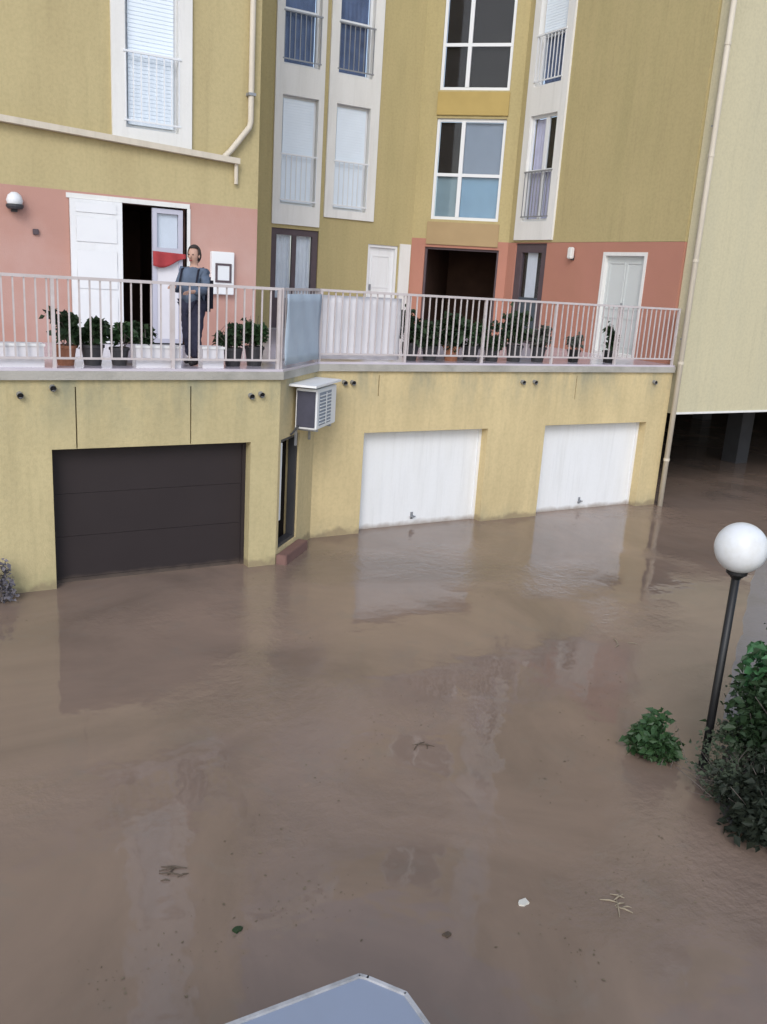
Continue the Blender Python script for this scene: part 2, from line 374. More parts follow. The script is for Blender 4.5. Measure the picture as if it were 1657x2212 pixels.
# main facade
pl = PL['main']
holes = [(7.84, 9.0, 2.0, 4.92)]
strips = [(7.82, 8.98, 5.0, 8.0, 8.85), (9.09, 10.38, 5.24, 9.3, 10.15)]
grow = lambda q: (q[0]-.012, q[1]+.012, q[2]-.012, q[3]+.012)
for a, c, z, wa, wc in strips: holes += [grow((wa, wc, *LOW)), grow((wa, wc, *TOP)), grow((wa, wc, *ATT))]
holes.append((10.30, 11.12, 2.0, 4.74))
wall(pl, 5.4, 11.49, FL, ZTOP, holes).build('wall', 'yellow', APT)
for n_, (a, c, z, wa, wc) in enumerate(strips):
    wall(pl, a, c, z, ZTOP-.1, [(wa, wc, *LOW), (wa, wc, *TOP), (wa, wc, *ATT)], th=.17, d0=-.05).build('window_surround', 'white_trim', APT)
    window(pl, APT, wa, wc, *LOW, 'shutter', rec=.1, guard=6.48)
    window(pl, APT, wa, wc, *TOP, 'blue_curtain', rec=.1, guard=9.3, guard_mat='steel', cross=9.35)
    window(pl, APT, wa, wc, *ATT, 'blue_curtain', rec=.1)
# ground-floor french door with dark frame
dr = ring(pl, 7.84, 9.0, FL, 4.92, .14, .04, .14).pbox(pl, 8.37, 8.47, FL+.14, 4.78, .05, .13).build('french_door', 'dark_wood', APT)
for a, c in ((7.98, 8.37), (8.47, 8.86)):
    MB().pbox(pl, a, c, 3.4, 4.78, .085, .093).build('pane', 'glass', dr)
    MB().pbox(pl, a, c, FL+.14, 3.4, .075, .105).build('panel', 'dark_wood', dr)
    cb = MB()
    for q in range(8):
        ua, ub = a+(c-a)*q/8, a+(c-a)*(q+1)/8
        cb.quad(pl.P(ua, 3.4, .15+.02*(q % 2)), pl.P(ub, 3.4, .15+.02*((q+1) % 2)), pl.P(ub, 4.78, .15+.02*((q+1) % 2)), pl.P(ua, 4.78, .15+.02*(q % 2)))
    cb.build('curtain', 'curtain', dr)
# white door
dd = MB().pbox(pl, 10.36, 11.06, FL, 4.68, .10, .15).build('door', 'white_door', APT)
ring(pl, 10.30, 11.12, FL, 4.74, .06, .03, .16).build('door_frame', 'white', dd)
for za, zb in ((2.95, 3.55), (3.75, 4.5)): ring(pl, 10.46, 10.96, za, zb, .03, .085, .10).build('moulding', 'white', dd)
MB().pbox(pl, 10.42, 10.46, 3.68, 3.82, .06, .10).build('handle', 'steel', dd)
MB().pbox(pl, 11.16, 11.46, FL, 4.80, -.03, 0).build('pale_pilaster', 'white_trim', APT)

# diagonal entrance bay
pl = PL['diag']; LD = 2.3476
wh = [(.42, 2.05, *LOW), (.42, 2.05, *TOP), (.42, 2.05, *ATT)]; en = (.34, 2.14, 2.0, 4.78)
wall(pl, 0, LD, 4.97, ZTOP, wh).build('wall', 'yellow', APT)
wall(pl, 0, LD, FL, 4.97, [en]).build('ground_floor_wall', 'red', APT)
for za, zb in ((7.72, 8.22), (10.55, 11.05)):
    MB().pbox(pl, .40, 2.07, za, zb, -.04, 0).build('spandrel', 'mustard', APT, .008)
MB().pbox(pl, .36, 2.10, 4.84, 5.36, -.035, 0).build('spandrel', mat('brown_panel', (.40, .29, .16), .85, .2, .12, 2.5), APT, .008)
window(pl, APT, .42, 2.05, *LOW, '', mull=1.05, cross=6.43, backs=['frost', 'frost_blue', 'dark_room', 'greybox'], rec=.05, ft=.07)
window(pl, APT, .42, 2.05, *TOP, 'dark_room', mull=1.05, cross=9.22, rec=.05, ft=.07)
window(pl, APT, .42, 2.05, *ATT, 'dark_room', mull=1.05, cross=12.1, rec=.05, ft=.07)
# dark entrance hall behind the opening (five closed faces)
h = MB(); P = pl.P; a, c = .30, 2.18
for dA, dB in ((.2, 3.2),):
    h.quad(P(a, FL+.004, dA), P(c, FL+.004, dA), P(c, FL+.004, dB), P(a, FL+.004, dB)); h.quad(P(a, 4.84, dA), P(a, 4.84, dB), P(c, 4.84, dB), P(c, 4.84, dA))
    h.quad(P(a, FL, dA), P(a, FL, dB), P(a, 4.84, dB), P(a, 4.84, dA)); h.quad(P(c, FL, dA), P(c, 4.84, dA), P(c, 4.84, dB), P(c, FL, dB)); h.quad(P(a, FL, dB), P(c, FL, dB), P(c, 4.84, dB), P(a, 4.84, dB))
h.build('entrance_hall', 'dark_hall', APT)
ring(pl, .34, 2.14, FL, 4.78, .05, .06, .14).build('entrance_frame', 'dark_wood', APT)

# side wall (faces left), narrow window strip, ground floor red
pl = PL['side']; LS = 17.34-12.0
sw = (.45, 1.36); sh_ = [(*sw, *LOW), (*sw, *TOP), (*sw, *ATT)]
wall(pl, 0, LS, 4.97, ZTOP, [grow(q) for q in sh_]).build('wall', 'yellow', APT)
gh = [(.29, 1.41, 2.0, 4.95), (3.24, 4.46, 2.0, 4.77)]
wall(pl, 0, LS, FL, 4.965, gh).build('ground_floor_wall', 'red', APT)
wall(pl, .24, 1.59, 5.02, ZTOP-.1, sh_, th=.17, d0=-.05).build('window_surround', 'white_trim', APT)
window(pl, APT, *sw, *LOW, '', rec=.02, mull=.98, cross=6.5, backs=['lilac_curtain', 'lilac_curtain', 'lilac_curtain', 'dark_room'], guard=6.5, guard_mat='steel')
window(pl, APT, *sw, *TOP, 'shutter', rec=.1, guard=9.3, cross=9.3, backs=['blue_curtain', 'shutter'])
window(pl, APT, *sw, *ATT, 'shutter', rec=.1)
dr = ring(pl, .29, 1.41, FL, 4.95, .2, .04, .14).build('french_door', 'dark_wood', APT)
MB().pbox(pl, .49, 1.21, 3.75, 4.75, .085, .093).build('pane', 'glass', dr)
MB().pbox(pl, .49, 1.21, FL+.2, 3.75, .07, .11).build('panel', mat('slate_panel', (.07, .09, .11), .6, .3, .2), dr)
MB().pbox(pl, .49, .62, 3.75, 4.75, .13, .16).build('curtain', 'dark_room', dr)  # dark sheet painted as the unlit room beside the curtain
MB().pbox(pl, .62, .98, 3.75, 4.75, .13, .16).build('curtain', 'curtain', dr)
MB().pbox(pl, .98, 1.21, 3.75, 4.75, .13, .16).build('curtain', 'dark_room', dr)  # likewise a dark sheet for the unlit room, no cloth
pale_door = mat('pale_grey_door', (.58, .61, .60), .5, .35, .05, 2)
dd = MB().pbox(pl, 3.31, 4.39, FL, 4.70, .08, .13).build('door', pale_door, APT)
ring(pl, 3.24, 4.46, FL, 4.77, .07, -.012, .15).build('door_frame', 'white_trim', dd)
for ua, ub in ((3.38, 3.83), (3.87, 4.32)):
    for za, zb in ((2.9, 3.5), (3.65, 4.58)): ring(pl, ua, ub, za, zb, .03, .066, .08).build('moulding', pale_door, dd)
MB().pbox(pl, 3.86, 3.89, 3.62, 3.78, .03, .08).build('handle', 'steel', dd)

# left wing
pl = PL['wing']
wh = (3.48, 4.28, 5.9, 8.25); wt = (3.48, 4.28, 9.0, 11.2)
wall(pl, -8, 5.6, 4.93, ZTOP, [grow(wh), grow(wt)]).build('wall', 'yellow_wing', WING)
wall(pl, -8, 5.6, FL, 4.93, [(2.64, 4.42, 2.0, 4.83)]).build('ground_floor_wall', 'pink', WING)
rp = Plane((5.6, YLW+.22), (0, 1), (-1, 0)); wall(rp, 0, 4.6, FL, ZTOP, [], th=.2).build('return_wall', 'yellow_wing', WING)
wall(pl, 3.28, 4.48, 5.68, 12, [wh, wt], th=.17, d0=-.05).build('window_surround', 'white_trim', WING)
window(pl, WING, *wh, 'shutter', rec=.1, guard=6.95)
window(pl, WING, *wt, 'shutter', rec=.1)
# ground-floor opening: closed white leaf on the left, dark room, part-glazed leaf on the right
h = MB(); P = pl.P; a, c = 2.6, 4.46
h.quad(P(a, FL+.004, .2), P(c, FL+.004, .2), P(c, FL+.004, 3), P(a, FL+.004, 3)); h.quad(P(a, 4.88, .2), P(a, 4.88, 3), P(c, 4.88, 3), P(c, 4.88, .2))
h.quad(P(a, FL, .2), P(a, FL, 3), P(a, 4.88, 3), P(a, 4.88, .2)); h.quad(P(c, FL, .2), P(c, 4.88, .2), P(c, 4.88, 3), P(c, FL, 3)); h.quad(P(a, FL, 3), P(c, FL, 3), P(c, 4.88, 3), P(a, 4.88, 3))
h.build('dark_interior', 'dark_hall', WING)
MB().pbox(pl, 2.60, 4.46, 4.83, 4.90, -.02, .1).pbox(pl, 4.42, 4.47, FL, 4.83, -.02, .1).build('door_surround', 'white_trim', WING)
leaf = MB().pbox(pl, 2.64, 3.40, FL+.01, 4.825, -.06, -.015).build('door_leaf', 'white_door', WING)
for za, zb in ((FL+.12, 3.42), (3.54, 4.10), (4.22, 4.58), (4.64, 4.78)): MB().pbox(pl, 2.72, 3.32, za, zb, -.07, -.06).build('panel', 'white', leaf, .006)
lf = ring(pl, 3.88, 4.36, FL+.02, 4.80, .07, .02, .07).pbox(pl, 3.95, 4.29, 4.12, 4.22, .022, .068).build('door_leaf', mat('grey_white_leaf', (.50, .50, .58), .5, .35, .06), WING)
MB().pbox(pl, 3.95, 4.29, 4.22, 4.73, .042, .05).build('pane', 'glass', lf)
MB().pbox(pl, 3.95, 4.29, 4.22, 4.73, .08, .09).build('curtain', 'curtain', lf)
MB().pbox(pl, 3.95, 4.29, FL+.09, 4.12, .035, .055).build('panel', 'sheet', lf)
# sloping gutter with end spout, downpipe with elbow
zg = lambda x: 5.83-(x+0)*.049+.0
g = MB(); prof = [(-.13, .0), (-.13, .085), (-.12, .085), (-.11, .02), (0, .02), (0, 0)]
def gut(xa, xb):
    A = [Vector((xa, YLW+p, zg(xa)+q)) for p, q in prof]; B = [Vector((xb, YLW+p, zg(xb)+q)) for p, q in prof]
    for i in range(len(prof)): j = (i+1) % len(prof); g.quad(A[i], B[i], B[j], A[j])
    k = len(g.v); g.v += [tuple(v) for v in A]; g.f.append(tuple(range(k, k+6))); k = len(g.v); g.v += [tuple(v) for v in B]; g.f.append(tuple(range(k, k+6))[::-1])
gut(-8, 5.24); g.build('gutter', 'pipe', WING)
MB().tube([(5.20, YLW-.06, zg(5.2)+.01), (5.20, YLW-.06, zg(5.2)-.10), (5.205, YLW-.05, zg(5.2)-.30)], .032).build('spout', 'pipe', WING)
dp = MB().tube([(5.42, YLW-.08, ZTOP), (5.42, YLW-.08, 6.22), (5.40, YLW-.08, 6.14), (5.10, YLW-.08, 5.76), (5.00, YLW-.08, 5.66), (4.97, YLW-.07, 5.60)], .045, 12).build('downpipe', 'pipe', WING, smooth=True)
for z in (6.6, 8.4, 10.2, 12): MB().box(5.36, 5.48, YLW-.135, YLW, z, z+.04).build('bracket', 'steel', dp)
# wall lamp, wall box on the pink wall
lp = MB().lathe([(0.0, .0), (.10, .0), (.12, .03), (.12, .06), (.0, .07)], (1.88, YLW-.10, 4.60), 16).build('lamp_base', 'dark_pot')
WL = thing('wall_lamp', 'round wall lamp on the pink wall beside the white door leaf', 'lamp', (1.88, YLW, 4.7))
put(lp, WL); MB().lathe([(.10, 0), (.115, .05), (.09, .12), (.04, .16), (0, .165)], (1.88, YLW-.10, 4.665), 16).build('lamp_shade', 'globe', WL, smooth=True)
MB().box(1.84, 1.92, YLW-.06, YLW, 4.56, 4.64).build('lamp_arm', 'dark_pot', WL)
WB = thing('meter_box', 'white framed wall cabinet with dark trim on pink wall behind the person', 'cabinet', (4.98, YLW, 3.6))
pl = PL['wing']
MB().pbox(pl, 4.80, 5.18, 3.55, 4.22, -.10, -.001).build('cabinet_body', 'white', WB, .008)
ring(pl, 4.86, 5.13, 3.74, 4.04, .035, -.115, -.10).build('cabinet_trim', 'dark_wood', WB)
MB().pbox(pl, 4.895, 5.095, 3.775, 4.005, -.108, -.10).build('cabinet_door', 'frame', WB)
SB = MB().pbox(pl, 2.12, 2.20, 4.27, 4.35, -.045, -.001).build('wall_socket', 'dark_wood', None, .006)
tag(SB, 'small dark socket box on pink wall left of white door leaf', 'socket')
pl = PL['side']
WL2 = thing('wall_lamp', 'small pale wall lamp on the red wall between doors', 'lamp', tuple(pl.P(2.32, 4.7)))
MB().pbox(pl, 2.25, 2.39, 4.62, 4.86, -.13, -.035).build('lamp_shade', 'white_trim', WL2, .02)
MB().pbox(pl, 2.28, 2.36, 4.60, 4.70, -.04, -.001).build('lamp_arm', 'dark_pot', WL2)

# ================================================================== garage block
GAR = thing('garage_block', 'yellow rendered garage block with three doors under the railed terrace', 'building', (6, 11, -.55))
fl, fr, chp = PL['fl'], PL['fr'], PL['ch']
ZS = 2.585
gL = (1.73, 4.24, -1, 1.755); g2 = (6.5, 8.88, -1, 1.63); g3 = (10.12, 12.58, -1, 1.65)
slot = lambda x: (x-.008, x+.008, 1.76, 2.5)
wall(fl, -8, 4.64, -.55, ZS, [gL, slot(2.02), slot(3.42)], th=.25).build('wall', 'frontl', GAR)
wall(fr, 5.64, 13.10, -.55, ZS, [g2, g3, (6.702, 6.718, 2.2, 2.52), (10.712, 10.728, 2.1, 2.52)], th=.25).build('wall', 'front', GAR)
LC = math.sqrt(2)
wall(chp, 0, LC, -.55, ZS, [(.08, .80, .19, 1.76)], th=.2).build('wall', 'front', GAR)
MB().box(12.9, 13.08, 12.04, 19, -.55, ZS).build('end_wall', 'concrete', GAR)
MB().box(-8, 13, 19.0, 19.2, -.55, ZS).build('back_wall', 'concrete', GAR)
# terrace slab with a slightly proud edge
poly = [(-8, 10.74), (4.66, 10.74), (5.66, 11.74), (13.10, 11.74), (13.145, 12.0), (13.145, 17.34), (11.485, 18.995), (5.6, 18.995), (5.6, 14.185), (-8, 14.185)]
MB().prism(poly, ZS+.002, FL-.03).build('terrace_slab', 'slab', GAR)
MB().prism([(x, y+(.03 if y < 12 else 0)) for x, y in poly], FL-.03, FL).build('terrace_floor', 'tile', GAR)
def garage_door(pl, hole, m, panels, rec, ribs):
    u0, u1, z0, z1 = hole; z0 = -.55
    d = ring(pl, u0, u1, z0, z1, .05, rec-.03, rec+.03).build('garage_door', m, GAR)
    hgt = (z1-.05-z0-.05)/panels
    for i in range(panels):
        za = z0+.05+i*hgt
        b = MB().pbox(pl, u0+.05, u1-.05, za+.0018, za+hgt-.0018, rec, rec+.03)
        b.build('panel', m, d, .001)
    return d
for k_ in ('white_door', 'charcoal'):
    t_ = M[k_].node_tree; N_ = t_.nodes; b_ = N_['Principled BSDF']; src_ = b_.inputs['Base Color'].links[0].from_socket
    g_ = N_.new('ShaderNodeNewGeometry'); s_ = N_.new('ShaderNodeSeparateXYZ'); t_.links.new(g_.outputs['Position'], s_.inputs[0])
    nz_ = N_.new('ShaderNodeTexNoise'); nz_.inputs['Scale'].default_value = 5; t_.links.new(g_.outputs['Position'], nz_.inputs['Vector'])
    ad_ = N_.new('ShaderNodeMath'); ad_.operation = 'MULTIPLY_ADD'; ad_.inputs[1].default_value = -.12; t_.links.new(nz_.outputs[0], ad_.inputs[0]); t_.links.new(s_.outputs[2], ad_.inputs[2])
    mr_ = N_.new('ShaderNodeMapRange'); mr_.inputs[1].default_value = .03; mr_.inputs[2].default_value = -.05; mr_.inputs[4].default_value = .7 if k_ == 'white_door' else .25; t_.links.new(ad_.outputs[0], mr_.inputs[0])
    mx_ = N_.new('ShaderNodeMix'); mx_.data_type = 'RGBA'; mx_.inputs[7].default_value = (.26, .20, .15, 1); t_.links.new(mr_.outputs[0], mx_.inputs[0]); t_.links.new(src_, mx_.inputs[6]); t_.links.new(mx_.outputs[2], b_.inputs['Base Color'])
d1 = garage_door(fl, gL, 'charcoal', 4, .2, False)
d2 = garage_door(fr, g2, 'white_door', 1, .2, True)
d3 = garage_door(fr, g3, 'white_door', 1, .2, True)
for d, u in ((d2, 7.6), (d3, 11.3)):
    b = MB().pbox(fr, u-.022, u+.022, .10, .22, .188, .2).pbox(fr, u-.015, u+.015, .13, .17, .15, .185); b.tube([fr.P(u-.05, .15, .155), fr.P(u+.05, .15, .155)], .012)
    b.build('handle', 'steel', d)
# door in the angled wall
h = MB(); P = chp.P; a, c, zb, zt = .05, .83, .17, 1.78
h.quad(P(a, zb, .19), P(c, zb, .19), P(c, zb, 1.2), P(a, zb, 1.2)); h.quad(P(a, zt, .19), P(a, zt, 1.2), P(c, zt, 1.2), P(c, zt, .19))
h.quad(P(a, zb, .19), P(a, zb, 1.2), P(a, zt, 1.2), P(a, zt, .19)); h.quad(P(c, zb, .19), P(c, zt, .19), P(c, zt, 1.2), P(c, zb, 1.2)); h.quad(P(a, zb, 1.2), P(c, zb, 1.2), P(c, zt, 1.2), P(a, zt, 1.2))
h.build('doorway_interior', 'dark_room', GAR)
ring(chp, .08, .80, .19, 1.76, .05, .03, .15).build('door_frame', 'dark_pot', GAR)
MB().pbox(chp, .131, .19, .6, 1.70, .02, .35).build('open_door_leaf', 'white_door', GAR)
MB().pbox(chp, .02, .88, -.55, .14, -.16, -.003).build('door_step', 'redstep', GAR, .01)
AC = thing('air_conditioner', 'white air conditioner outdoor unit above the narrow doorway under the terrace', 'air conditioner', tuple(chp.P(.87, 1.87, -.2)))
ub = MB().pbox(chp, .46, 1.30, 1.87, 2.43, -.36, -.05).build('casing', 'white', AC, .012)
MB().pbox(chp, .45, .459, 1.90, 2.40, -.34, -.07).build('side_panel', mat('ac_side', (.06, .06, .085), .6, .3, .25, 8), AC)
MB().pbox(chp, .56, 1.06, 1.92, 2.38, -.366, -.361).build('fan_recess', 'greybox', AC)
for i in range(9): MB().pbox(chp, .57, 1.05, 1.945+i*.048, 1.957+i*.048, -.378, -.367).build('grille_bar', 'frame', AC)
MB().pbox(chp, .795, .825, 1.93, 2.37, -.384, -.379).build('grille_bar', 'frame', AC)
for u_ in (.60, 1.16): MB().pbox(chp, u_-.02, u_+.02, 1.83, 1.868, -.34, -.002).pbox(chp, u_-.02, u_+.02, 1.60, 1.83, -.03, -.002).build('bracket', 'steel', AC)
MB().tube([chp.P(.50, 1.95, -.10), chp.P(.44, 1.90, -.10), chp.P(.42, 1.8, -.03), chp.P(.42, 1.78, -.005)], .016, 8).build('hose', 'dark_pot', AC)
MB().pbox(chp, .30, LC-.02, 2.47, 2.50, -.40, -.002).build('rain_cover', 'white', AC)
# drain spouts through the wall under the slab
for p_, u, z in ((fl, 1.40, 2.42), (fl, 1.76, 2.50), (fl, 4.22, 2.38), (fl, 4.36, 2.40), (fr, 6.10, 2.42), (fr, 6.24, 2.42), (fr, 9.50, 2.42), (fr, 9.76, 2.42), (fr, 12.62, 2.41)):
    o = MB().tube([p_.P(u, z, .02), p_.P(u, z-.012, -.07)], .036, 12, cap=False); o.tube([p_.P(u, z, .019), p_.P(u, z-.01, -.06)], .029, 12)
    ob = o.build('drain_spout', 'steel', GAR); MB().tube([p_.P(u, z-.009, -.061), p_.P(u, z-.010, -.064)], .0285, 12).build('spout_mouth', 'black', ob)

# ================================================================== pale building on the right, raised over an undercroft
PB = thing('pale_building', 'pale cream block raised over a dark flooded undercroft', 'building', (20, 12, -.55))
pp = Plane((0, 11.74), (1, 0), (0, 1))
wall(pp, 13.21, 34, 1.80, ZTOP, [], th=.25).build('wall', 'pale', PB)
MB().box(13.23, 33.9, 11.725, 11.739, 1.79, 1.83).build('drip_edge', 'white_trim', PB)
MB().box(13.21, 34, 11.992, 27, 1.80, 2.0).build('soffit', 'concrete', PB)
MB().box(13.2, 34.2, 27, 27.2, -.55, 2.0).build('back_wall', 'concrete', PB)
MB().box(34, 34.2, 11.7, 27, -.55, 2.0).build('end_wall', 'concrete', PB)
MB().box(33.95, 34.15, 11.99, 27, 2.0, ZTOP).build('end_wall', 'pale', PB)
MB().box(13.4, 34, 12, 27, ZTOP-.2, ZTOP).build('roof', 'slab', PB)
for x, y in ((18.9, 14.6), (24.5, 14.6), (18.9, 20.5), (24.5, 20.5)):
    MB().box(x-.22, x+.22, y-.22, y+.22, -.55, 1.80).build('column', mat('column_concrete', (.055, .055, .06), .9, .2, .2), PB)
dp = MB().tube([(13.125, 11.66, ZTOP), (13.125, 11.66, -.5)], .05, 14).build('downpipe', 'pipe', PB, smooth=True)
for z in (.9, 2.75, 4.6, 6.4, 8.2, 10, 12): MB().tube([(13.125, 11.66, z), (13.125, 11.66, z+.05)], .058, 14).build('collar', 'pipe', dp)
for z in (3.2, 6.9, 9.5): MB().box(13.10, 13.15, 11.69, 11.80 if z < 2 else 11.74, z, z+.03).build('bracket', 'steel', dp)

# ================================================================== railings
def railing(label, p0, p1, closed_end=True):
    A, B = Vector((*p0, FL)), Vector((*p1, FL)); L_ = (B-A).length; t = (B-A)/L_
    ang = math.atan2(t.y, t.x)
    root = thing('terrace_railing', label, 'railing', tuple(A)); root.rotation_euler = (0, 0, ang)
    def part(b, name):
        o = b.build(name, 'rail'); o.parent = root; return o
    part(MB().box(-.02, L_+.02, -.022, .022, 1.01, 1.045), 'top_rail'); part(MB().box(0, L_, -.015, .015, .10, .125), 'bottom_rail')
    n = int(round(L_/.118)); base = None
    bm_ = MB().box(-.009, .009, -.009, .009, .125, 1.01).mesh('baluster', 'rail')
    pm = MB().box(-.02, .02, -.02, .02, -.06, 1.01).mesh('post', 'rail')
    npost = max(1, int(round(L_/1.45)))
    for i in range(npost+1):
        o = bpy.data.objects.new('post', pm); COL.objects.link(o); o.parent = root; o.location = (L_*i/npost, 0, 0)
    for i in range(n+1):
        if abs((i/n*npost) % 1) < .02 or abs((i/n*npost) % 1) > .98: continue
        o = bpy.data.objects.new('baluster', bm_); COL.objects.link(o); o.parent = root; o.location = (L_*i/n, random.uniform(-.002, .002), 0)
    return root
railing('pale metal railing in front of the pink wall where the person stands', (-1.0, 10.82), (4.60, 10.82))
railing('short angled pale railing carrying the light blue panel', (4.66, 10.85), (5.62, 11.80))
railing('long pale metal railing above the two white garage doors', (5.68, 11.82), (13.06, 11.82))
# infill sheets behind the rails
bp_ = Plane((4.70, 10.81), (1, 1), (-1, 1))
o = MB()
nu, nz = 14, 8
for i in range(nu):
    for j in range(nz):
        def q(i, j):
            u = i/nu*LC*.93; z = FL+.05+j/nz*.92
            return bp_.P(u, z, .012*math.sin(i*1.3+j*.7))
        o.quad(q(i, j), q(i+1, j), q(i+1, j+1), q(i, j+1))
ob = o.build('privacy_screen', 'blue_sheet', None, smooth=True); so_ = ob.modifiers.new('thick', 'SOLIDIFY'); so_.thickness = .012
tag(ob, 'light blue plastic sheet tied across the angled railing', 'panel')
o = MB(); nu, nz = 30, 8
for i in range(nu):
    for j in range(nz):
        def q(i, j):
            u = 5.74+i/nu*1.36; z = FL+.03+j/nz*.93
            return fr.P(u, z, .11+.015*math.sin(i*.9)+.01*math.sin(j*1.1+i*.4))
        o.quad(q(i, j), q(i+1, j), q(i+1, j+1), q(i, j+1))
ob = o.build('screen_sheet', 'sheet', None, smooth=True); so_ = ob.modifiers.new('thick', 'SOLIDIFY'); so_.thickness = .006
tag(ob, 'white cloth sheet hung behind the railing beside the blue panel', 'sheet')

# ================================================================== foliage helpers
def leaves(b, centre, rad, n, size, seed, shell=.45, zmin=None, droop=.2):
    g = np.random.default_rng(seed)
    cl = g.normal(size=(max(6, n//60), 3)); cl /= np.linalg.norm(cl, axis=1)[:, None]; cl *= g.uniform(.45, .95, (len(cl), 1))
    for i in range(n):
        k = cl[g.integers(len(cl))]; p = k+g.normal(size=3)*.2
        p = Vector(centre)+Vector((p[0]*rad[0], p[1]*rad[1], p[2]*rad[2]))
        if zmin is not None and p.z < zmin: p.z = zmin+g.uniform(0, .1)
        d = Vector(g.normal(size=3)); d.z = d.z*.5+.15; d.normalize()
        s = size*g.uniform(.35, 1.6); sd_ = d.cross(Vector(g.normal(size=3))).normalized()*s*.32; up = d.cross(sd_).normalized()
        mid = p+d*s*.5+up*s*.10; tip = p+d*s-Vector((0, 0, s*droop))
        k0 = len(b.v); b.v += [tuple(p), tuple(mid+sd_), tuple(tip), tuple(mid-sd_)]; b.f += [(k0, k0+1, k0+2), (k0, k0+2, k0+3)]
def stems(b, base, top_c, rad, n, r0, seed):
    g = np.random.default_rng(seed)
    for i in range(n):
        q = Vector(top_c)+Vector(g.normal(size=3)*np.array(rad)*.45); m_ = Vector(base).lerp(q, .5)+Vector(g.normal(size=3)*.06)
        b.tube([Vector(base)+Vector((g.normal()*.02, g.normal()*.02, 0)), m_, q], [r0, r0*.7, r0*.3], 5)
def shrub(name, label, base, c, rad, n, size, lm, seed, r0=.012, ns=10, zmin=None, group=None, cat='shrub'):
    t = thing(name, label, cat, base, group)
    b = MB(); leaves(b, c, rad, n, size, seed, zmin=zmin); b.build('foliage', lm, t, weld=False)
    b = MB(); stems(b, base, c, rad, ns, r0, seed+1); b.build('stem', 'twig', t, smooth=True)
    return t
def pot(root, x, y, r_, hgt, m):
    prof = [(0, .0), (r_*.72, .0), (r_*.95, hgt*.85), (r_*1.05, hgt*.86), (r_*1.05, hgt), (r_*.9, hgt), (r_*.85, hgt*.85), (0, hgt*.84)]
    return MB().lathe(prof, (x, y, FL), 18).build('pot', m, root)
def potted(label, x, y, pr, ph, c_h, rad, n, size, lm, pm, seed):
    t = thing('potted_plant', label, 'plant', (x, y, FL), 'potted plants behind the terrace railing')
    pot(t, x, y, pr, ph, pm)
    b = MB(); c = (x, y, FL+ph+c_h); leaves(b, c, rad, n, size, seed, zmin=FL+ph*.8); b.build('foliage', lm, t, weld=False)
    b = MB(); stems(b, (x, y, FL+ph*.8), c, rad, 6, .008, seed+1); b.build('stem', 'twig', t)
PP = [
 ('bushy dark green plant in terracotta pot, first in the row under the white door leaf', 1.98, 11.12, .13, .24, .22, (.17, .15, .2), 420, .09, 'leaf_dark', 'terra'),
 ('broad dark leafy plant in dark pot standing beside the terracotta one before white door leaf', 2.30, 11.15, .14, .25, .20, (.2, .16, .2), 460, .10, 'leaf_dark', 'dark_pot'),
 ('low dark green plant with small leaves in dark pot before the white door leaf', 2.62, 11.14, .12, .22, .18, (.17, .15, .16), 380, .07, 'leaf', 'dark_pot'),
 ('dark leafy plant in terracotta pot before the black doorway', 2.93, 11.18, .13, .22, .18, (.17, .15, .17), 380, .08, 'leaf_dark', 'terra'),
 ('spreading dark plant in pot between the person and the angled railing', 4.10, 11.15, .13, .24, .14, (.2, .16, .15), 400, .08, 'leaf_dark', 'dark_pot'),
 ('upright dark green plant in pot at the corner next to blue panel', 4.42, 11.20, .13, .26, .26, (.16, .15, .22), 420, .09, 'leaf', 'dark_pot'),
 ('tall dark leafy plant in dark pot before the black entrance, next to white sheet', 7.45, 12.15, .15, .28, .24, (.26, .2, .28), 650, .10, 'leaf_dark', 'dark_pot'),
 ('low black green plant in dark pot before the black entrance, second from the white sheet', 7.85, 12.18, .14, .24, .14, (.27, .2, .22), 600, .085, 'leaf_dark', 'dark_pot'),
 ('spiky dark plant in terracotta pot before the middle of the black entrance', 8.25, 12.15, .14, .24, .20, (.26, .2, .28), 520, .13, 'leaf_dark', 'terra'),
 ('round dark green bush in dark pot before the black entrance beside the spiky plant', 8.65, 12.18, .15, .25, .16, (.27, .2, .24), 760, .07, 'leaf', 'dark_pot'),
 ('low dark leafy plant in pot where the black entrance meets the red wall', 9.08, 12.15, .14, .24, .14, (.26, .2, .2), 600, .085, 'leaf_dark', 'dark_pot'),
 ('dark leafy plant in pot below the dark framed door by the red wall', 9.55, 12.15, .15, .28, .30, (.22, .18, .3), 520, .10, 'leaf_dark', 'dark_pot'),
 ('grey green trailing plant in dark pot before the red wall', 10.05, 12.12, .14, .26, .16, (.24, .18, .2), 420, .09, 'leaf_grey', 'dark_pot'),
 ('small grey green plant in black pot beside the pale grey door', 10.90, 12.15, .12, .22, .12, (.16, .14, .13), 300, .07, 'leaf_grey', 'black'),
 ('thin dark plant in black pot right in front of the pale grey door', 11.75, 12.15, .12, .22, .24, (.11, .11, .2), 240, .09, 'leaf_dark', 'black'),
]
M['leaf_grey'] = mat('leaf_grey', (.10, .115, .095), .6, .3, .4, 9.0)
for i, p in enumerate(PP): potted(*p, seed=100+i*3)
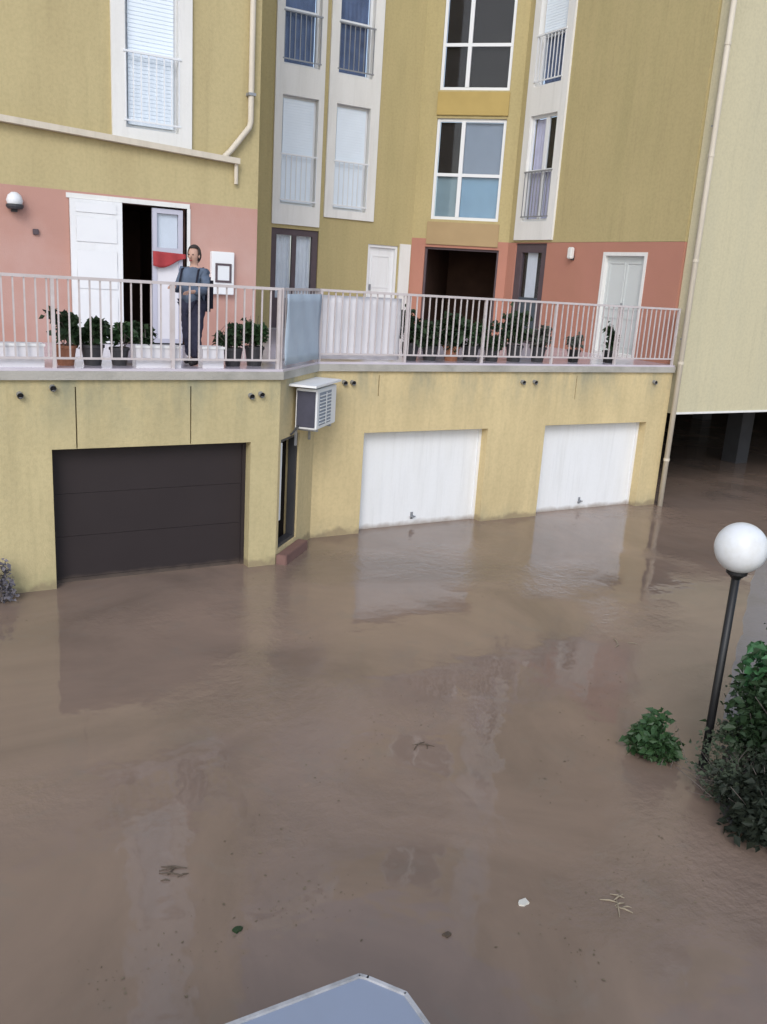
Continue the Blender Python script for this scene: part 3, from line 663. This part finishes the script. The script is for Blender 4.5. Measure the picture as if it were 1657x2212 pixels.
# white troughs along the railing foot
def trough(label, x0, x1):
    t = thing('planter_trough', label, 'planter', ((x0+x1)/2, 10.98, FL))
    b = MB(); y0, y1, z1 = 10.88, 11.06, FL+.27
    b.box(x0, x1, y0, y0+.015, FL, z1).box(x0, x1, y1-.015, y1, FL, z1).box(x0, x0+.015, y0+.015, y1-.015, FL, z1).box(x1-.015, x1, y0+.015, y1-.015, FL, z1)
    b.build('trough_body', 'sheet', t); MB().box(x0+.016, x1-.016, y0+.016, y1-.016, FL+.002, FL+.22).build('trough_soil', 'soil', t)
    MB().box(x0-.012, x1+.012, y0-.012, y0, z1-.03, z1).build('trough_rim', 'white', t)
trough('long white trough at the railing foot under the round wall lamp', .95, 1.70)
trough('white trough at the railing foot left of the standing person', 2.76, 3.32)
trough('short white trough at railing foot beneath the white wall cabinet', 3.60, 3.88)

# red cloth hung over the right door leaf
o = MB(); wp = PL['wing']
for i in range(10):
    for j in range(6):
        def q(i, j):
            s = i/10; u = 3.87+.52*s; zt_ = 4.16; drop = .22+.05*math.sin(s*5)-.10*s
            return wp.P(u, zt_-drop*j/6-.02*s, -.03-.015*math.sin(i*1.4)-.01*j/6)
        o.quad(q(i, j), q(i+1, j), q(i+1, j+1), q(i, j+1))
ob = o.build('hanging_cloth', 'redcloth', None, smooth=True); ob.modifiers.new('thick', 'SOLIDIFY').thickness = .008
tag(ob, 'red cloth draped over the part glazed door leaf', 'cloth')

# ================================================================== person (faces left, arms forward)
PX, PY = 3.60, 11.28
def skin(name, verts, edges, rad, m, parent, root_i=0, sub=2):
    me = bpy.data.meshes.new(name); me.from_pydata([(PX+x, PY+y, FL+z) for x, y, z in verts], edges, [])
    o = bpy.data.objects.new(name, me); COL.objects.link(o); me.materials.append(M[m])
    md = o.modifiers.new('skin', 'SKIN'); md.use_smooth_shade = True
    for i, r_ in enumerate(rad): me.skin_vertices[0].data[i].radius = (r_, r_) if not isinstance(r_, tuple) else r_
    me.skin_vertices[0].data[root_i].use_root = True
    s = o.modifiers.new('sub', 'SUBSURF'); s.levels = sub; s.render_levels = sub
    if parent: put(o, parent)
    return o
PER = thing('person', 'person in blue jacket and dark trousers standing at the terrace railing', 'person', (PX, PY, FL))
V = []; E = []; RD = []
def jt(p, r_, par=None):
    V.append(p); RD.append(r_)
    if par is not None: E.append((par, len(V)-1))
    return len(V)-1
pel = jt((.0, 0, .80), .105); sp1 = jt((.0, 0, .95), .095, pel); chs = jt((.01, 0, 1.12), .11, sp1)
nk = jt((.02, 0, 1.235), .046, chs); hb = jt((.02, 0, 1.29), .05, nk); hc = jt((.005, 0, 1.355), (.076, .088), hb); ht = jt((.012, 0, 1.43), (.07, .08), hc); jt((.015, 0, 1.475), .045, ht)
arms = []
for s in (-1, 1):
    sh = jt((.02, s*.15, 1.17), .05, chs); el = jt((-.05, s*.20, .95), .038, sh)
    wr = jt((-.25, s*.13, .93+.06*(s > 0)), .024, el); pm_ = jt((-.31, s*.11, .925+.06*(s > 0)), (.034, .018), wr)
    arms.append((sh, el, wr, pm_)); c = V[pm_]
    for k, (dy, ln) in enumerate(((-.026, .055), (-.009, .068), (.009, .064), (.026, .05))):
        f1 = jt((c[0]-.03, c[1]+dy, c[2]+.002), .0085, pm_); f2 = jt((c[0]-.03-ln*.6, c[1]+dy, c[2]-.012), .0078, f1); jt((c[0]-.03-ln*.8, c[1]+dy, c[2]-.035), .0068, f2)
    t1 = jt((c[0]+.005, c[1]-s*.035, c[2]-.012), .009, pm_); jt((c[0]-.03, c[1]-s*.045, c[2]-.03), .0075, t1)
legs = []
for s, fx in ((-1, -.10), (1, .07)):
    hp = jt((fx*.2, s*.08, .74), .085, pel); kn = jt((fx*.6-.02, s*.085, .42), .056, hp); an = jt((fx+.03, s*.085, .075), .036, kn); jt((fx-.08, s*.09, .035), (.035, .026), an)
    legs.append((hp, kn, an))
body = skin('body', V, E, RD, 'skin', PER, pel)
# jacket
JV = [(.0, 0, .74), (.0, 0, .95), (.01, 0, 1.12), (.02, 0, 1.215)]; JE = [(0, 1), (1, 2), (2, 3)]; JR = [(.150, .175), (.142, .165), (.145, .17), .066]
for sh, el, wr, pm_ in arms:
    k = len(JV); w_ = Vector(V[el]).lerp(Vector(V[wr]), .9); JV += [V[sh], V[el], tuple(w_)]; JE += [(2, k), (k, k+1), (k+1, k+2)]; JR += [.078, .066, .050]
tx = bpy.data.textures.new('cloth_folds', 'CLOUDS'); tx.noise_scale = .07
def folds(o, k):
    d_ = o.modifiers.new('folds', 'DISPLACE'); d_.texture = tx; d_.strength = k; d_.mid_level = .5; d_.texture_coords = 'GLOBAL'
folds(skin('jacket', JV, JE, JR, 'jacket', PER, 0, 3), .045)
TV = [(.0, 0, .80)]; TE = []; TR = [(.115, .125)]
for hp, kn, an in legs:
    k = len(TV); TV += [V[hp], V[kn], tuple(Vector(V[an])+Vector((0, 0, .01)))]; TE += [(0, k), (k, k+1), (k+1, k+2)]; TR += [.108, .084, .066]
folds(skin('trousers', TV, TE, TR, 'trousers', PER, 0, 3), .035)
for hp, kn, an in legs:
    a = V[an]; skin('shoe', [(a[0]+.03, a[1], .05), (a[0]-.05, a[1], .045), (a[0]-.15, a[1], .035)], [(0, 1), (1, 2)], [.048, .045, .034], 'shoe', PER)
# hair: cap over the back and crown
hb_ = bmesh.new(); bmesh.ops.create_uvsphere(hb_, u_segments=20, v_segments=14, radius=1)
for v in list(hb_.verts):
    if v.co.x < -.35 and v.co.z < .45: hb_.verts.remove(v)
for v in hb_.verts: v.co = Vector((PX+.022+v.co.x*.095, PY+v.co.y*.088, FL+1.40+v.co.z*.112-(.02 if v.co.x > .3 else 0)))
me = bpy.data.meshes.new('hair'); hb_.to_mesh(me); hb_.free(); me.materials.append(M['hair'])
for p in me.polygons: p.use_smooth = True
o = bpy.data.objects.new('hair', me); COL.objects.link(o); put(o, PER); o.modifiers.new('t', 'SOLIDIFY').thickness = .012
# face
def blob(name, c, r3, m, parent):
    bm_ = bmesh.new(); bmesh.ops.create_uvsphere(bm_, u_segments=10, v_segments=8, radius=1)
    for v in bm_.verts: v.co = Vector((PX+c[0]+v.co.x*r3[0], PY+c[1]+v.co.y*r3[1], FL+c[2]+v.co.z*r3[2]))
    me = bpy.data.meshes.new(name); bm_.to_mesh(me); bm_.free(); me.materials.append(M[m])
    for p in me.polygons: p.use_smooth = True
    o = bpy.data.objects.new(name, me); COL.objects.link(o); put(o, parent)
blob('nose', (-.078, 0, 1.355), (.018, .011, .022), 'skin', PER); blob('mouth', (-.066, 0, 1.312), (.01, .024, .006), 'redcloth', PER)
for s in (-1, 1):
    blob('eye', (-.064, s*.03, 1.385), (.009, .012, .007), 'hair', PER); blob('ear', (.01, s*.078, 1.37), (.018, .009, .028), 'skin', PER)
BAG = thing('backpack', 'dark backpack on the back of the person at the railing', 'backpack', (PX, PY, FL))
b = MB().box(PX+.15, PX+.31, PY-.14, PY+.13, FL+.68, FL+1.12); b.build('bag_body', 'bag', BAG, .04)
MB().box(PX+.31, PX+.34, PY-.09, PY+.09, FL+.72, FL+.92).build('pocket', 'bag', BAG, .015)
for s in (-1, 1): MB().tube([(PX+.15, PY+s*.1, FL+1.10), (PX+.06, PY+s*.11, FL+1.23), (PX-.08, PY+s*.12, FL+1.2), (PX-.13, PY+s*.12, FL+1.05), (PX-.03, PY+s*.14, FL+.85), (PX+.14, PY+s*.11, FL+.72)], .012, 6).build('strap', 'bag', BAG)

for o_ in (PER, BAG): o_.rotation_euler = (0, 0, R(42))

# ================================================================== lamp post, planting bed, shrubs
LX, LY = 6.0, 4.43
LMP = thing('garden_lamp', 'black garden lamp post with white globe standing in the flood', 'lamp', (LX, LY, -.5))
GZ, GR = 2.02, .208
MB().tube([(LX, LY, -.55), (LX, LY, GZ-GR-.02)], .034, 14).build('post', 'black', LMP, smooth=True)
MB().lathe([(.034, 0), (.05, .02), (.085, .05), (.085, .075), (.06, .09)], (LX, LY, GZ-GR-.06), 18).build('collar', 'black', LMP)
pr = [(max(.0005, GR*math.sin(math.pi*i/24)), -GR*math.cos(math.pi*i/24)) for i in range(25)]
MB().lathe(pr, (LX, LY, GZ), 36).build('globe', 'globe', LMP, smooth=True)
MB().tube([(LX, LY, -.4), (LX, LY, .12)], .042, 14).build('base_sleeve', 'black', LMP)

def blob_poly(poly, z, name, m, jitter, step=.12, mound=0.0, seed=3):
    """low irregular mound inside a polygon, edges running under the water"""
    g = np.random.default_rng(seed)
    xs = [p[0] for p in poly]; ys = [p[1] for p in poly]
    nx = int((max(xs)-min(xs))/step)+1; ny = int((max(ys)-min(ys))/step)+1
    P_ = np.array(poly)
    def dist(x, y):
        ins = False; dm = 9
        for i in range(len(P_)):
            a, c = P_[i], P_[(i+1) % len(P_)]
            if (a[1] > y) != (c[1] > y) and x < (c[0]-a[0])*(y-a[1])/(c[1]-a[1])+a[0]: ins = not ins
            ab = c-a; t = max(0, min(1, ((x-a[0])*ab[0]+(y-a[1])*ab[1])/(ab@ab))); dm = min(dm, math.hypot(x-a[0]-t*ab[0], y-a[1]-t*ab[1]))
        return dm if ins else -dm
    ph = g.uniform(0, 6, 8)
    vs_, fs = [], []
    for i in range(nx+1):
        for j in range(ny+1):
            x, y = min(xs)+i*step, min(ys)+j*step; d = dist(x, y)
            hgt = min(.12, .22*d)+(mound*min(1, max(0, d)/.7))
            hgt += jitter*(math.sin(x*5+ph[0])*math.sin(y*6+ph[1])+.6*math.sin(x*13+ph[2]+y*3)*math.sin(y*11+ph[3])+g.uniform(-.5, .5))
            vs_.append((x, y, z+max(-.25, hgt)))
    for i in range(nx):
        for j in range(ny):
            a = i*(ny+1)+j; fs.append((a, a+ny+1, a+ny+2, a+1))
    b = MB(); b.v = vs_; b.f = fs; return b
bed = [(5.35, 3.72), (5.62, 4.15), (6.15, 4.55), (7.4, 5.35), (9.0, 5.2), (9.0, 2.0), (5.9, 2.0), (5.55, 3.0)]
BED = struct(blob_poly(bed, -.05, 'planting_bed', 'soil', .018, mound=.10).build('planting_bed', 'soil', None, smooth=True))
pv = [(6.55, 4.95), (13.2, 9.6), (16, 9.6), (16, 4.0), (8.8, 4.0)]
b = blob_poly(pv, -.04, 'pavement', 'pave', .004, step=.25, seed=5); b.v = [(x, y, min(z, .022+.004*math.sin(x*2)*math.sin(y*3))) for x, y, z in b.v]
struct(b.build('pavement', 'pave', None, smooth=True))
# pebbles on the bed: uncountable
b = MB(); g = np.random.default_rng(21)
ico = [Vector(v) for v in ((0, 0, 1), (.9, 0, .4), (.28, .85, .4), (-.72, .53, .4), (-.72, -.53, .4), (.28, -.85, .4), (0, 0, -.6))]
icf = [(0, 1, 2), (0, 2, 3), (0, 3, 4), (0, 4, 5), (0, 5, 1), (6, 2, 1), (6, 3, 2), (6, 4, 3), (6, 5, 4), (6, 1, 5)]
bv = [v.co.copy() for v in BED.data.vertices if v.co.z > .0 and v.co.x < 7.6 and v.co.y > 3.0]
for i in range(1800):
    c = bv[g.integers(len(bv))]; x, y = c.x+g.uniform(-.07, .07), c.y+g.uniform(-.07, .07)
    s = .010+.026*g.uniform()**2; rz = g.uniform(0, 6.3); k = len(b.v)
    for v in ico:
        p = Vector((v.x*math.cos(rz)-v.y*math.sin(rz), (v.x*math.sin(rz)+v.y*math.cos(rz))*.8, v.z*.6))*s*g.uniform(.85, 1.15)
        b.v.append((x+p.x, y+p.y, c.z+p.z))
    b.f += [tuple(k+q for q in f_) for f_ in icf]
peb = b.build('gravel', 'pebble', None, weld=False); peb['kind'] = 'stuff'; tag(peb, 'grey pebbles scattered on the bed around the lamp post', 'gravel')

# large shrub at the right
SH = thing('shrub', 'large dark shrub with bright green top beside the lamp post', 'shrub', (6.42, 3.98, .05))
b = MB(); leaves(b, (6.42, 3.98, .58), (.46, .42, .50), 5200, .07, 31, zmin=.08); leaves(b, (7.05, 3.9, .95), (.6, .65, .9), 5200, .08, 35, zmin=.08); b.build('foliage', 'leaf_dark', SH, weld=False)  # second, taller mass is out of view, added to darken the water nearby
b = MB(); leaves(b, (6.5, 4.05, .98), (.36, .36, .22), 1500, .085, 32); b.build('foliage', 'leaf_bright', SH, weld=False)
b = MB(); stems(b, (6.42, 3.98, .05), (6.42, 3.98, .7), (.6, .6, .5), 50, .011, 33); b.build('stem', 'twig', SH)
SH3 = thing('shrub', 'low dense blackish shrub at the water edge in front of the taller shrub', 'shrub', (5.72, 3.5, .03))
b = MB(); leaves(b, (5.66, 3.55, .24), (.30, .34, .24), 3200, .065, 81, zmin=.04); leaves(b, (6.15, 3.2, .6), (.45, .5, .55), 3800, .065, 82, zmin=.04); b.build('foliage', mat('leaf_black', (.016, .022, .014), .6, .25, .4, 9), SH3, weld=False)
b = MB(); stems(b, (5.72, 3.5, .02), (5.72, 3.5, .35), (.4, .4, .3), 40, .009, 83); b.build('stem', 'twig', SH3)
SH2 = thing('dry_shrub', 'sparse grey twiggy shrub between lamp post and large dark shrub', 'shrub', (5.85, 3.98, .04))
b = MB(); leaves(b, (5.85, 3.98, .22), (.36, .36, .2), 1000, .045, 41, zmin=.05); leaves(b, (6.1, 4.2, .3), (.3, .3, .24), 500, .045, 44, zmin=.05); b.build('foliage', mat('leaf_grey2', (.065, .085, .055), .7, .2, .5, 9), SH2, weld=False)
b = MB(); stems(b, (5.85, 3.98, .03), (5.88, 3.98, .26), (.55, .5, .22), 110, .0045, 43); b.build('stem', 'twig', SH2)
shrub('low_shrub', 'small green shrub standing out of the brown water', (5.72, 4.72, -.5), (5.72, 4.72, .18), (.2, .19, .2), 1100, .075, 'leaf', 51, ns=14, zmin=-.02)
shrub('dry_shrub', 'grey leafless looking shrub against garage wall left of charcoal door', (1.02, 10.55, -.5), (1.02, 10.58, .22), (.2, .14, .3), 420, .06, mat('leaf_ash', (.16, .15, .17), .8, .2, .4, 9), 61, ns=30, r0=.008)

# ================================================================== flat canopy below the camera
CZ = 1.5
CX, CY = 1.375, 2.262
CAN = thing('porch_canopy', 'flat pale blue metal canopy roof with worn rim above the flood', 'canopy', (.4, 1.4, -.55))
cp = [(-.9, .5), (CX+.085, .5), (CX+.085, CY-.14), (CX, CY-.02), (CX-.02, CY), (-.9, CY)]
MB().prism(cp, CZ-.05, CZ-.004).build('roof_sheet', 'canopy', CAN)
rim = MB()
for (xa, ya), (xb, yb) in zip(cp[1:5], cp[2:6]):
    a, c = Vector((xa, ya, 0)), Vector((xb, yb, 0)); t = (c-a).normalized(); n = Vector((t.y, -t.x, 0))
    a = a-t*.004; c = c+t*.004
    rim.box8([(a.x, a.y, CZ-.07), (c.x, c.y, CZ-.07), (c.x+n.x*.014, c.y+n.y*.014, CZ-.07), (a.x+n.x*.014, a.y+n.y*.014, CZ-.07),
              (a.x, a.y, CZ+.006), (c.x, c.y, CZ+.006), (c.x+n.x*.014, c.y+n.y*.014, CZ+.006), (a.x+n.x*.014, a.y+n.y*.014, CZ+.006)])
rim.build('rim', 'canopy_rim', CAN)
for x in (-.3, .28, .86): MB().box(x-.012, x+.012, .5, CY-.02, CZ-.004, CZ+.010).build('standing_seam', 'canopy', CAN)
for x, y in ((CX-.12, CY-.14), (-.8, CY-.14), (CX-.1, .6), (-.8, .6)): MB().tube([(x, y, -.55), (x, y, CZ-.05)], .03, 10).build('post', 'steel', CAN)

# ================================================================== floating litter
M['straw'] = mat('straw', (.30, .25, .18), .8, .2, .3, 20)
def raft(name, label, cat, x, y, pieces, m, seed):
    g = np.random.default_rng(seed); b = MB()
    for i in range(pieces):
        a = g.uniform(0, 3.14); l_ = g.uniform(.03, .09); dx, dy = math.cos(a)*l_, math.sin(a)*l_; px, py = x+g.normal()*.05, y+g.normal()*.04
        b.tube([(px-dx, py-dy, .004), (px, py, .012), (px+dx, py+dy, .003)], [.003, .006, .003], 6)
    o = b.build(name, m, None, weld=False); tag(o, label, cat); return o
def flake(name, label, cat, x, y, s, m, seed):
    g = np.random.default_rng(seed); b = MB(); n = 9; k = 0
    top = [(x+math.cos(i*.7)*s*g.uniform(.6, 1.2), y+math.sin(i*.7)*s*g.uniform(.5, 1)) for i in range(n)]
    b.prism(top, -.004, .014); o = b.build(name, m, None); tag(o, label, cat); return o
flake('floating_litter', 'small pale scrap floating alone on open brown water', 'litter', 3.47, 3.74, .042, 'paper', 71)
raft('floating_twigs', 'pale clump of twigs drifting near the pale scrap', 'twigs', 4.05, 3.47, 7, 'straw', 72)
flake('floating_leaf', 'dark leaf floating just off the blue canopy edge', 'leaf', 2.84, 3.71, .03, 'driftwood', 73)
flake('floating_leaf', 'green leaf floating out from the canopy', 'leaf', 1.68, 4.31, .03, 'leaf_dark', 74)
raft('floating_twigs', 'dark twig raft drifting in front of the charcoal garage door', 'twigs', 1.45, 5.0, 6, 'driftwood', 75)
raft('floating_twigs', 'brown twigs drifting in the middle of the flood', 'twigs', 3.9, 5.72, 4, 'driftwood', 76)
raft('floating_twigs', 'thin pale twigs floating in front of the right white garage door', 'twigs', 7.33, 6.8, 4, 'straw', 77)

# fine scum and leaf fragments along drift lines: uncountable
b = MB(); g = np.random.default_rng(91)
for i in range(900):
    L0 = g.integers(7); t_ = g.uniform()
    sx, sy, ex, ey = ((1.0, 9.8, 4.5, 10.4), (5.2, 10.9, 12, 11.3), (2.0, 5.0, 4.6, 6.6), (4.4, 4.6, 7.0, 6.4), (3.2, 3.2, 5.2, 3.9), (.8, 4.2, 2.6, 4.4), (4.0, 8.2, 9.0, 9.0))[L0]
    x = sx+(ex-sx)*t_+g.normal()*.22; y = sy+(ey-sy)*t_+g.normal()*.16
    s_ = .004+.012*g.uniform()**3; a = g.uniform(0, 6.3); c_, d_ = math.cos(a)*s_, math.sin(a)*s_; el = g.uniform(.3, .8)
    k = len(b.v); b.v += [(x+c_, y+d_, .003), (x-d_*el, y+c_*el, .004), (x-c_, y-d_, .003), (x+d_*el, y-c_*el, .006)]; b.f.append((k, k+1, k+2, k+3))
sc_ = b.build('floating_scum', mat('scum', (.16, .13, .09), .9, .1, .8, 3.0), None, weld=False); sc_['kind'] = 'stuff'; tag(sc_, 'scattered specks of scum and leaf fragments on the brown water', 'scum')
